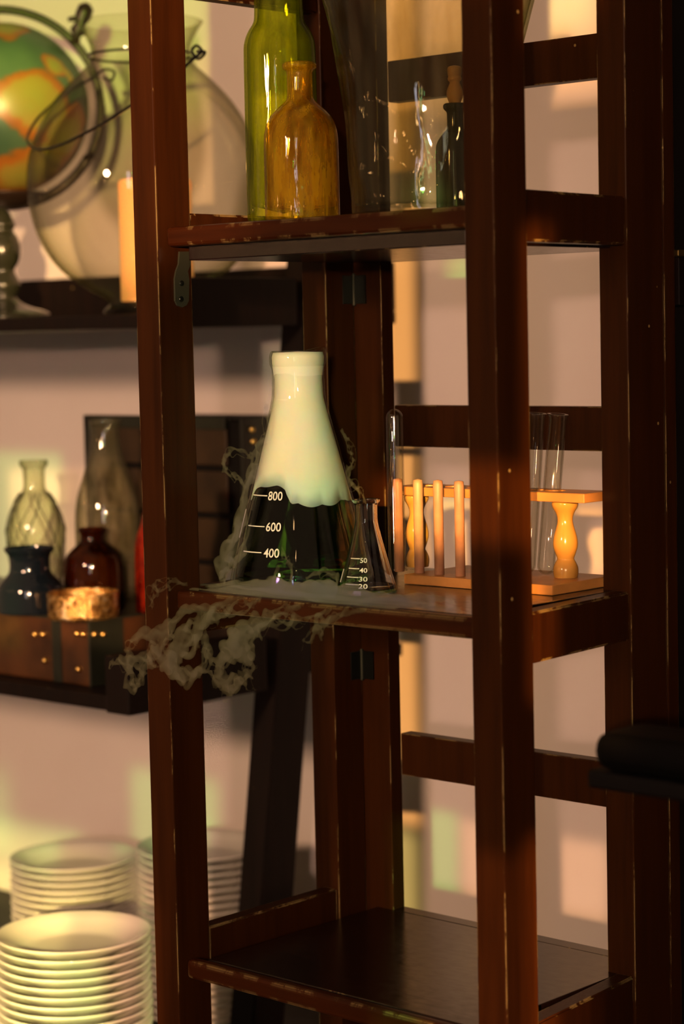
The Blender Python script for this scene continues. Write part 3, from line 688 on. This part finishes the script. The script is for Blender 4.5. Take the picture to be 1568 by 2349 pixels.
# globe
GC = Vector((-2.468, 1.98, 1.6799)); GR_ = 0.1206
GB0 = (-2.4799, 1.98, 1.3815)
gb = empty('globe', GB0, 'green and orange world globe on a dark turned stand at the top left', 'globe')
def globe_mat():
    m, N, L, b = mat('globe_map')
    v = coords(N, L)
    n1 = N.new('ShaderNodeTexNoise'); n1.inputs['Scale'].default_value = 14; n1.inputs['Detail'].default_value = 5; L.new(v, n1.inputs['Vector'])
    sub = N.new('ShaderNodeVectorMath'); sub.operation = 'MULTIPLY_ADD'; L.new(n1.outputs['Color'], sub.inputs[0]); sub.inputs[1].default_value = (.07, .07, .07); sub.inputs[2].default_value = (-.035, -.035, -.035)
    ad = N.new('ShaderNodeVectorMath'); ad.operation = 'ADD'; L.new(v, ad.inputs[0]); L.new(sub.outputs[0], ad.inputs[1])
    f = None
    for c, r in BLOBS:
        d = N.new('ShaderNodeVectorMath'); d.operation = 'DISTANCE'; L.new(ad.outputs[0], d.inputs[0]); d.inputs[1].default_value = c
        s = N.new('ShaderNodeMath'); s.operation = 'DIVIDE'; L.new(d.outputs['Value'], s.inputs[0]); s.inputs[1].default_value = r
        if f is None: f = s.outputs[0]
        else:
            k = N.new('ShaderNodeMath'); k.operation = 'MINIMUM'; L.new(f, k.inputs[0]); L.new(s.outputs[0], k.inputs[1]); f = k.outputs[0]
    sea = ramp(N, L, noise(N, L, 9, 3, .5, v), [(.35, (.028, .062, .032)), (.65, (.065, .11, .05))])
    land = ramp(N, L, f, [(.0, (.20, .20, .03)), (.62, (.22, .17, .025)), (.84, (.26, .085, .01)), (1.0, (.18, .07, .01))])
    st_ = N.new('ShaderNodeMapRange'); L.new(f, st_.inputs[0]); st_.inputs[1].default_value = 1.03; st_.inputs[2].default_value = .98
    col = mixc(N, L, st_.outputs[0], sea, land)
    L.new(col, b.inputs['Base Color']); b.inputs['Roughness'].default_value = .35
    return m
def gpt(px):  # surface points of the map, world coordinates relative to the ball centre
    return px
def on_ball(u, w):
    f_ = (Vector((0, 0, 1.35)) - GC).normalized(); rgt = Vector((0, 0, 1)).cross(f_).normalized(); up = f_.cross(rgt)
    return tuple(rgt * u * GR_ + up * w * GR_ + f_ * GR_ * sqrt(max(0, 1 - u * u - w * w)))
BLOBS = [(on_ball(.36, .06), .052), (on_ball(.52, .02), .030), (on_ball(.26, -.06), .030), (on_ball(.25, -.78), .055), (on_ball(.45, -.62), .045), (on_ball(.70, -.30), .050), (on_ball(.62, .48), .022), (on_ball(.75, .38), .016), (on_ball(.05, .95), .035)]
bm = bmesh.new(); bmesh.ops.create_uvsphere(bm, u_segments=64, v_segments=32, radius=GR_)
bm_obj('ball', bm, globe_mat(), gb, tuple(GC - Vector(GB0)), True)
f_ = (Vector((0, 0, 1.35)) - GC).normalized(); rgt = Vector((0, 0, 1)).cross(f_).normalized(); up = f_.cross(rgt)
rr = GR_ * 1.14; gc = GC - Vector(GB0)
M_ring = plain('dark_bronze', (.025, .014, .009), .4, .4)
arc = [gc + (rgt * cos(a) + up * sin(a)) * rr for a in [radians(150 - 180 * i / 40) for i in range(41)]]
tube('meridian_ring', arc, .0062, M_ring, gb, 12)
k0 = gc + (rgt * cos(radians(42)) + up * sin(radians(42))) * rr; kd = (rgt * .35 + up * .94)
tube('finial', [k0 - kd * .002, k0 + kd * .010, k0 + kd * .016, k0 + kd * .028, k0 + kd * .040, k0 + kd * .052, k0 + kd * .058], [.009, .006, .012, .0075, .012, .011, .004], M_ring, gb, 16)
tube('finial_arm', [k0 + kd * .036 + (-rgt * .000), k0 + kd * .034 - rgt * .020], [.006, .003], M_ring, gb, 12)
zc = gc.z
arc2 = [gc + (rgt * cos(a) + up * sin(a)) * (GR_ * 1.13) for a in [radians(-30 - 60 * i / 20) for i in range(21)]]
tube('meridian_ring', arc2, .007, M_ring, gb, 12)
sp = [(.0001, 0), (.064, 0), (.066, .006), (.060, .012), (.036, .018), (.020, .026), (.016, .034), (.022, .042), (.024, .052), (.018, .062), (.014, .072), (.022, .082), (.026, .100), (.022, .118), (.014, .128), (.020, .134), (.016, .142), (.012, .152), (.0001, zc - GR_ * 1.10)]
lathe('stand', [sp[0]] + smoothp(sp[1:-1], 2) + [sp[-1]], plain('dark_turned_wood', (.02, .022, .012), .22, Coat_Weight=.5), gb, (gc.x * .0, 0, 0), 48)
lathe('cradle', smoothp([(.0001, zc - GR_ * 1.16), (.03, zc - GR_ * 1.15), (.052, zc - GR_ * 1.05), (.060, zc - GR_ * .98), (.054, zc - GR_ * .99), (.02, zc - GR_ * 1.06), (.0001, zc - GR_ * 1.07)], 1), M_ring, gb, (gc.x, gc.y, 0), 48)

# ------------------------------------------------------------------ plates
def plate_mesh():
    prof = [(.0001, .0), (.052, .0), (.054, .0025), (.060, .0045), (.078, .0140), (.0895, .0205), (.0915, .0225), (.0908, .0236), (.0885, .0232), (.077, .0170), (.059, .0070), (.045, .0052), (.0001, .005)]
    bm = bmesh.new(); add_lathe(bm, prof, 56); bmesh.ops.recalc_face_normals(bm, faces=bm.faces)
    me = bpy.data.meshes.new('plate'); bm.to_mesh(me); bm.free()
    for p in me.polygons: p.use_smooth = True
    me.materials.append(M_porc); return me
pm = plate_mesh()
ORD = 'first second third fourth fifth sixth seventh eighth ninth tenth eleventh twelfth thirteenth fourteenth fifteenth sixteenth seventeenth eighteenth nineteenth twentieth twenty-first twenty-second twenty-third twenty-fourth twenty-fifth twenty-sixth'.split()
def stack(loc, n, step, where, group):
    for i in range(n):
        o = bpy.data.objects.new('dinner_plate', pm); C.objects.link(o)
        o.location = (loc[0] + random.uniform(-.0008, .0008), loc[1] + random.uniform(-.0008, .0008), .3997 + i * step)
        o.rotation_euler = (0, 0, random.uniform(0, 6))
        k = n - i
        nth = ('topmost' if k == 1 else ORD[k - 1] + ' from the top')
        tag(o, 'white plate, ' + nth + ', in the ' + where, 'plate', group)
def count(ztop, step): return max(2, int((ztop - .0225 - .3997) / step) + 1)
for p, w, g in (((-1.9428, 1.62, 0.6595), 'nearest stack of plates', 'plates in the nearest stack'),
                ((-2.3911, 2, 0.6109), 'stack behind the nearest one', 'plates in the rear left stack'),
                ((-2.174, 2.05, 0.6482), 'stack behind the left front post', 'plates in the rear right stack')):
    n = round((p[2] - .0225 - .3997) / .0106) + 1
    stack(p, n, (p[2] - .0225 - .3997) / (n - 1), w, g)

# ------------------------------------------------------------------ dark furniture at the right
cb = empty('cabinet', (-.85, 2.0, 0), 'tall near-black cabinet at the right edge behind the bookcase', 'cabinet')
box('body', (-1.195, -.35, 1.72, 2.33, 0.0, 2.5), M_black, cb, .004, (-.85, 2.0, 0))
box('door', (-1.10, -.40, 1.700, 1.7195, .08, 2.45), M_black, cb, .003, (-.85, 2.0, 0))

lt = (-1.1399, 1.69, 1.4104)
h_ = box('door_latch', (lt[0] - .006, lt[0] + .006, 1.688, 1.6998, lt[2] - .040, lt[2] + .004), M_side, cb, .001, (-.85, 2.0, 0))
k_ = box('latch_cap', (lt[0] - .007, lt[0] + .007, 1.686, 1.6998, lt[2] + .0045, lt[2] + .0105), M_brass, h_, .001, (-.85, 2.0, 0)); k_['label'] = 'brass cap of the latch'
# padded chair arm, close to the camera and out of focus
AC = (-0.9171, 1.3043, 1.0417)
ac = empty('armchair', (AC[0], AC[1], 0), 'dark armchair corner with a brass stud, blurred at the right edge', 'chair')
def ab(name, b, m, bev, parent=None): return box(name, b, m, parent or ac, bev, (AC[0], AC[1], 0), 4)
a0, a1 = (-0.9221, 1.302, 1.0626), (-0.921, 1.2998, 1.0339)
ab('arm_pad', (a0[0], a0[0] + .42, a0[1] - .05, a0[1] + .012, a1[2], a0[2]), M_pad := plain('black_leather', (.0012, .001, .0006), .6, var=.2, Specular_IOR_Level=.12), .016)
ab('arm_rail', (a0[0] - .006, a0[0] + .42, a0[1] - .045, a0[1] + .010, a1[2] - .014, a1[2] - .0005), M_black, .004)
ab('leg', (a0[0] + .32, a0[0] + .36, a0[1] - .04, a0[1], 0, a1[2] - .014), M_side, .003)
bs = (-0.9238, 1.2991, 1.0508)
bm = bmesh.new(); add_lathe(bm, [(.0001, -.003), (.0042, -.003), (.0048, 0), (.0040, .003), (.0001, .0042)], 20); bmesh.ops.recalc_face_normals(bm, faces=bm.faces)
for v in bm.verts: v.co = Vector((-v.co.z * 1.4, v.co.x, v.co.y * .62))
st_ = bm_obj('stud', bm, M_brass, ac, (a0[0] - AC[0] - .003, a0[1] - .026 - AC[1], bs[2]), True); st_['label'] = 'brass stud'

# ------------------------------------------------------------------ smoke
def smoke_mat(name, dens, col=(.92, .92, .42), an=.2):
    m = bpy.data.materials.new(name); m.use_nodes = True; N = m.node_tree.nodes; L = m.node_tree.links
    N.remove(N['Principled BSDF']); out = N['Material Output']
    v = N.new('ShaderNodeVolumeScatter'); v.inputs['Color'].default_value = (*col, 1); v.inputs['Density'].default_value = dens; v.inputs['Anisotropy'].default_value = an
    L.new(v.outputs[0], out.inputs['Volume']); return m

def jitter(path, amp, seed):
    rnd = random.Random(seed); ph = [rnd.uniform(0, 6.28) for _ in range(6)]; fr = [rnd.uniform(.15, .45) for _ in range(3)]; out = []
    for i, p in enumerate(path):
        k = min(1, i / 14)
        dx = sin(i * fr[0] + ph[0]) + .5 * sin(i * fr[1] * 2.3 + ph[1]); dy = sin(i * fr[1] + ph[2]); dz = sin(i * fr[2] + ph[3]) + .5 * sin(i * fr[0] * 2.7 + ph[4])
        out.append((p[0] + dx * amp * .7 * (.35 + .65 * k), p[1] + dy * amp * .6 * (.35 + .65 * k), p[2] + dz * amp * (.35 + .65 * k)))
    return out
def smoke(name, guides, m, label, copies=4, amp=.006, rscale=1.0, voxel=.0011, seed=3):
    bm = bmesh.new(); k = seed
    for g in guides:
        c = catmull(g, 10)
        for j in range(copies):
            k += 1; rnd = random.Random(k)
            pts = jitter([q[:3] for q in c], amp * rnd.uniform(.3, 1.3), k); n = len(pts)
            sc = rnd.uniform(.45, 1.0) * rscale
            rads = [max(.0009, c[i][3] * .001 * sc * (sin(pi * min(1, max(0, (i + 1.5) / (n + 2)))) ** .6) * (1 + .35 * sin(i * .5 + k))) for i in range(n)]
            add_tube(bm, pts, rads, 8)
    bmesh.ops.recalc_face_normals(bm, faces=bm.faces)
    o = bm_obj(name, bm, m, None, None, True)
    md = o.modifiers.new('merge', 'REMESH'); md.mode = 'VOXEL'; md.voxel_size = voxel; md.use_smooth_shade = True
    return tag(o, label, 'smoke', kind='stuff')
# fog lying on the shelf around the flasks and slipping over its front edge
FG = [[(-1.5213, 1.43, 1.1102, 4), (-1.4834, 1.44, 1.1145, 5), (-1.4266, 1.43, 1.1173, 6), (-1.3609, 1.42, 1.1173, 6), (-1.3073, 1.42, 1.116, 5), (-1.2555, 1.42, 1.1164, 4), (-1.2056, 1.42, 1.1167, 3)],
      [(-1.5264, 1.47, 1.1109, 4), (-1.5103, 1.49, 1.1121, 7), (-1.399, 1.425, 1.1176, 7), (-1.3285, 1.42, 1.117, 6), (-1.2657, 1.42, 1.1172, 4), (-1.234, 1.43, 1.116, 3)],
      [(-1.545, 1.5, 1.1103, 6), (-1.5498, 1.52, 1.1125, 9), (-1.5503, 1.53, 1.1203, 5), (-1.5548, 1.53, 1.1341, 3)],
      [(-1.5061, 1.41, 1.1106, 3), (-1.4214, 1.402, 1.1168, 4), (-1.3419, 1.4, 1.1166, 4), (-1.2581, 1.4, 1.1168, 4), (-1.16, 1.4, 1.1168, 3)],
      [(-1.3665, 1.42, 1.1145, 5), (-1.3485, 1.43, 1.1202, 8), (-1.3125, 1.42, 1.1196, 6), (-1.2731, 1.44, 1.1162, 5), (-1.2028, 1.44, 1.1159, 3)]]
smoke('fog_on_shelf', FG, smoke_mat('shelf_fog', 100), 'thin yellowish-white fog lying on the middle shelf round the flasks', 5, .0040, 1.0, .0014, 11)
LG = [[(-1.4002, 1.43, 1.3235, 2.2), (-1.3988, 1.42, 1.3071, 2.0), (-1.4006, 1.42, 1.2872, 2.4), (-1.4082, 1.42, 1.2632, 2.6), (-1.4156, 1.42, 1.243, 3), (-1.4391, 1.43, 1.2175, 3), (-1.4494, 1.43, 1.1886, 3.5), (-1.4711, 1.44, 1.158, 4.5), (-1.493, 1.45, 1.131, 6), (-1.5087, 1.46, 1.1143, 6)],
      [(-1.4049, 1.42, 1.2592, 2.5), (-1.4193, 1.42, 1.2349, 3), (-1.4428, 1.43, 1.2093, 2.5), (-1.4545, 1.43, 1.1761, 4), (-1.4799, 1.44, 1.1451, 5), (-1.5024, 1.45, 1.1199, 6)],
      [(-1.4124, 1.42, 1.239, 1.6), (-1.4264, 1.42, 1.2428, 1.5), (-1.4464, 1.42, 1.2448, 1.4), (-1.4618, 1.42, 1.238, 1.6), (-1.461, 1.42, 1.2265, 1.4), (-1.4473, 1.42, 1.2212, 1.4), (-1.4384, 1.42, 1.2133, 1.5), (-1.4379, 1.42, 1.1939, 1.5)],
      [(-1.4388, 1.43, 1.1768, 2), (-1.4482, 1.43, 1.1559, 3), (-1.4737, 1.44, 1.1371, 4), (-1.4883, 1.44, 1.1426, 3), (-1.4947, 1.44, 1.1318, 4), (-1.4984, 1.45, 1.1159, 5)],
      [(-1.3934, 1.42, 1.1393, 1.6), (-1.4016, 1.42, 1.1268, 2), (-1.3941, 1.42, 1.1184, 2), (-1.3782, 1.42, 1.1282, 1.6), (-1.3821, 1.42, 1.144, 1.4), (-1.3884, 1.42, 1.1557, 1.2)],
      [(-1.3605, 1.42, 1.1292, 2), (-1.3413, 1.42, 1.1383, 1.6), (-1.3237, 1.42, 1.1354, 1.8), (-1.3219, 1.42, 1.1218, 2)],
      [(-1.3493, 1.46, 1.2641, 1.4), (-1.3308, 1.45, 1.251, 1.6), (-1.328, 1.45, 1.2353, 1.6), (-1.3327, 1.45, 1.2233, 1.4), (-1.3234, 1.45, 1.2117, 2.2), (-1.3062, 1.44, 1.2012, 2.2)]]
smoke('smoke_wisps', LG, smoke_mat('wisp_smoke', 75), 'pale smoke wisps curling down the sides of the large flask', 4, .0042, .8, .0011, 50)
DG = [[(-1.389, 1.392, 1.1136, 4), (-1.4036, 1.384, 1.1082, 4), (-1.4204, 1.378, 1.1017, 4), (-1.4405, 1.372, 1.0889, 5), (-1.4593, 1.37, 1.0735, 5), (-1.4784, 1.368, 1.058, 5), (-1.4898, 1.367, 1.0448, 5), (-1.4741, 1.366, 1.0373, 5), (-1.4545, 1.367, 1.0418, 4), (-1.4406, 1.368, 1.053, 4), (-1.4365, 1.369, 1.0654, 3), (-1.4448, 1.37, 1.0726, 3), (-1.4566, 1.37, 1.0685, 3)],
      [(-1.4115, 1.392, 1.1129, 3), (-1.4358, 1.382, 1.1051, 3), (-1.4625, 1.374, 1.0992, 3), (-1.4822, 1.37, 1.0901, 3), (-1.5045, 1.368, 1.0764, 4), (-1.5269, 1.366, 1.0699, 4), (-1.5458, 1.366, 1.0588, 3)],
      [(-1.4828, 1.37, 1.0758, 3), (-1.5052, 1.368, 1.0598, 4), (-1.5228, 1.367, 1.0494, 3), (-1.5395, 1.367, 1.0446, 3), (-1.5443, 1.367, 1.0338, 3), (-1.5373, 1.367, 1.026, 2.5), (-1.5273, 1.367, 1.0282, 2), (-1.5283, 1.367, 1.0339, 1.6)],
      [(-1.3341, 1.386, 1.1108, 3), (-1.3555, 1.38, 1.1041, 3), (-1.3784, 1.375, 1.0931, 4), (-1.4008, 1.372, 1.0839, 5), (-1.4087, 1.371, 1.0714, 6), (-1.3949, 1.371, 1.0646, 5), (-1.3836, 1.371, 1.0695, 4), (-1.3815, 1.371, 1.0815, 3)],
      [(-1.2971, 1.386, 1.1095, 3), (-1.3233, 1.38, 1.1005, 3), (-1.3464, 1.376, 1.0973, 3), (-1.372, 1.374, 1.0898, 3), (-1.3927, 1.372, 1.0765, 4), (-1.4147, 1.371, 1.0629, 5), (-1.4255, 1.37, 1.0501, 4), (-1.4203, 1.37, 1.0385, 3), (-1.4092, 1.37, 1.0315, 3), (-1.4151, 1.37, 1.0237, 2)],
      [(-1.4372, 1.37, 1.045, 3), (-1.4232, 1.37, 1.0362, 4), (-1.4062, 1.37, 1.0358, 4), (-1.3946, 1.37, 1.0456, 3), (-1.3833, 1.37, 1.0478, 2), (-1.3875, 1.37, 1.0415, 2)],
      [(-1.4983, 1.368, 1.0809, 3), (-1.5098, 1.367, 1.0678, 3), (-1.5043, 1.367, 1.0559, 4), (-1.4866, 1.367, 1.0492, 5), (-1.481, 1.368, 1.0659, 4), (-1.4648, 1.37, 1.0832, 4), (-1.449, 1.372, 1.0923, 3), (-1.4299, 1.376, 1.0981, 2)],
      [(-1.5717, 1.366, 1.0386, 1.2), (-1.5527, 1.366, 1.0436, 1.5), (-1.5279, 1.366, 1.0466, 1.6), (-1.5095, 1.366, 1.0498, 2)],
      [(-1.4952, 1.4, 1.119, 1.6), (-1.4952, 1.375, 1.1223, 1.6), (-1.5081, 1.37, 1.115, 1.6), (-1.5124, 1.368, 1.1046, 1.4)],
      [(-1.2576, 1.388, 1.1128, 2), (-1.2849, 1.384, 1.1067, 2.5), (-1.3023, 1.38, 1.0982, 3), (-1.3112, 1.378, 1.0881, 2.5), (-1.3211, 1.377, 1.0816, 2)]]
smoke('smoke_curls', DG, smoke_mat('curling_smoke', 52), 'curls of thin smoke falling from the shelf in front of the left post', 5, .0065, .85, .0012, 90)
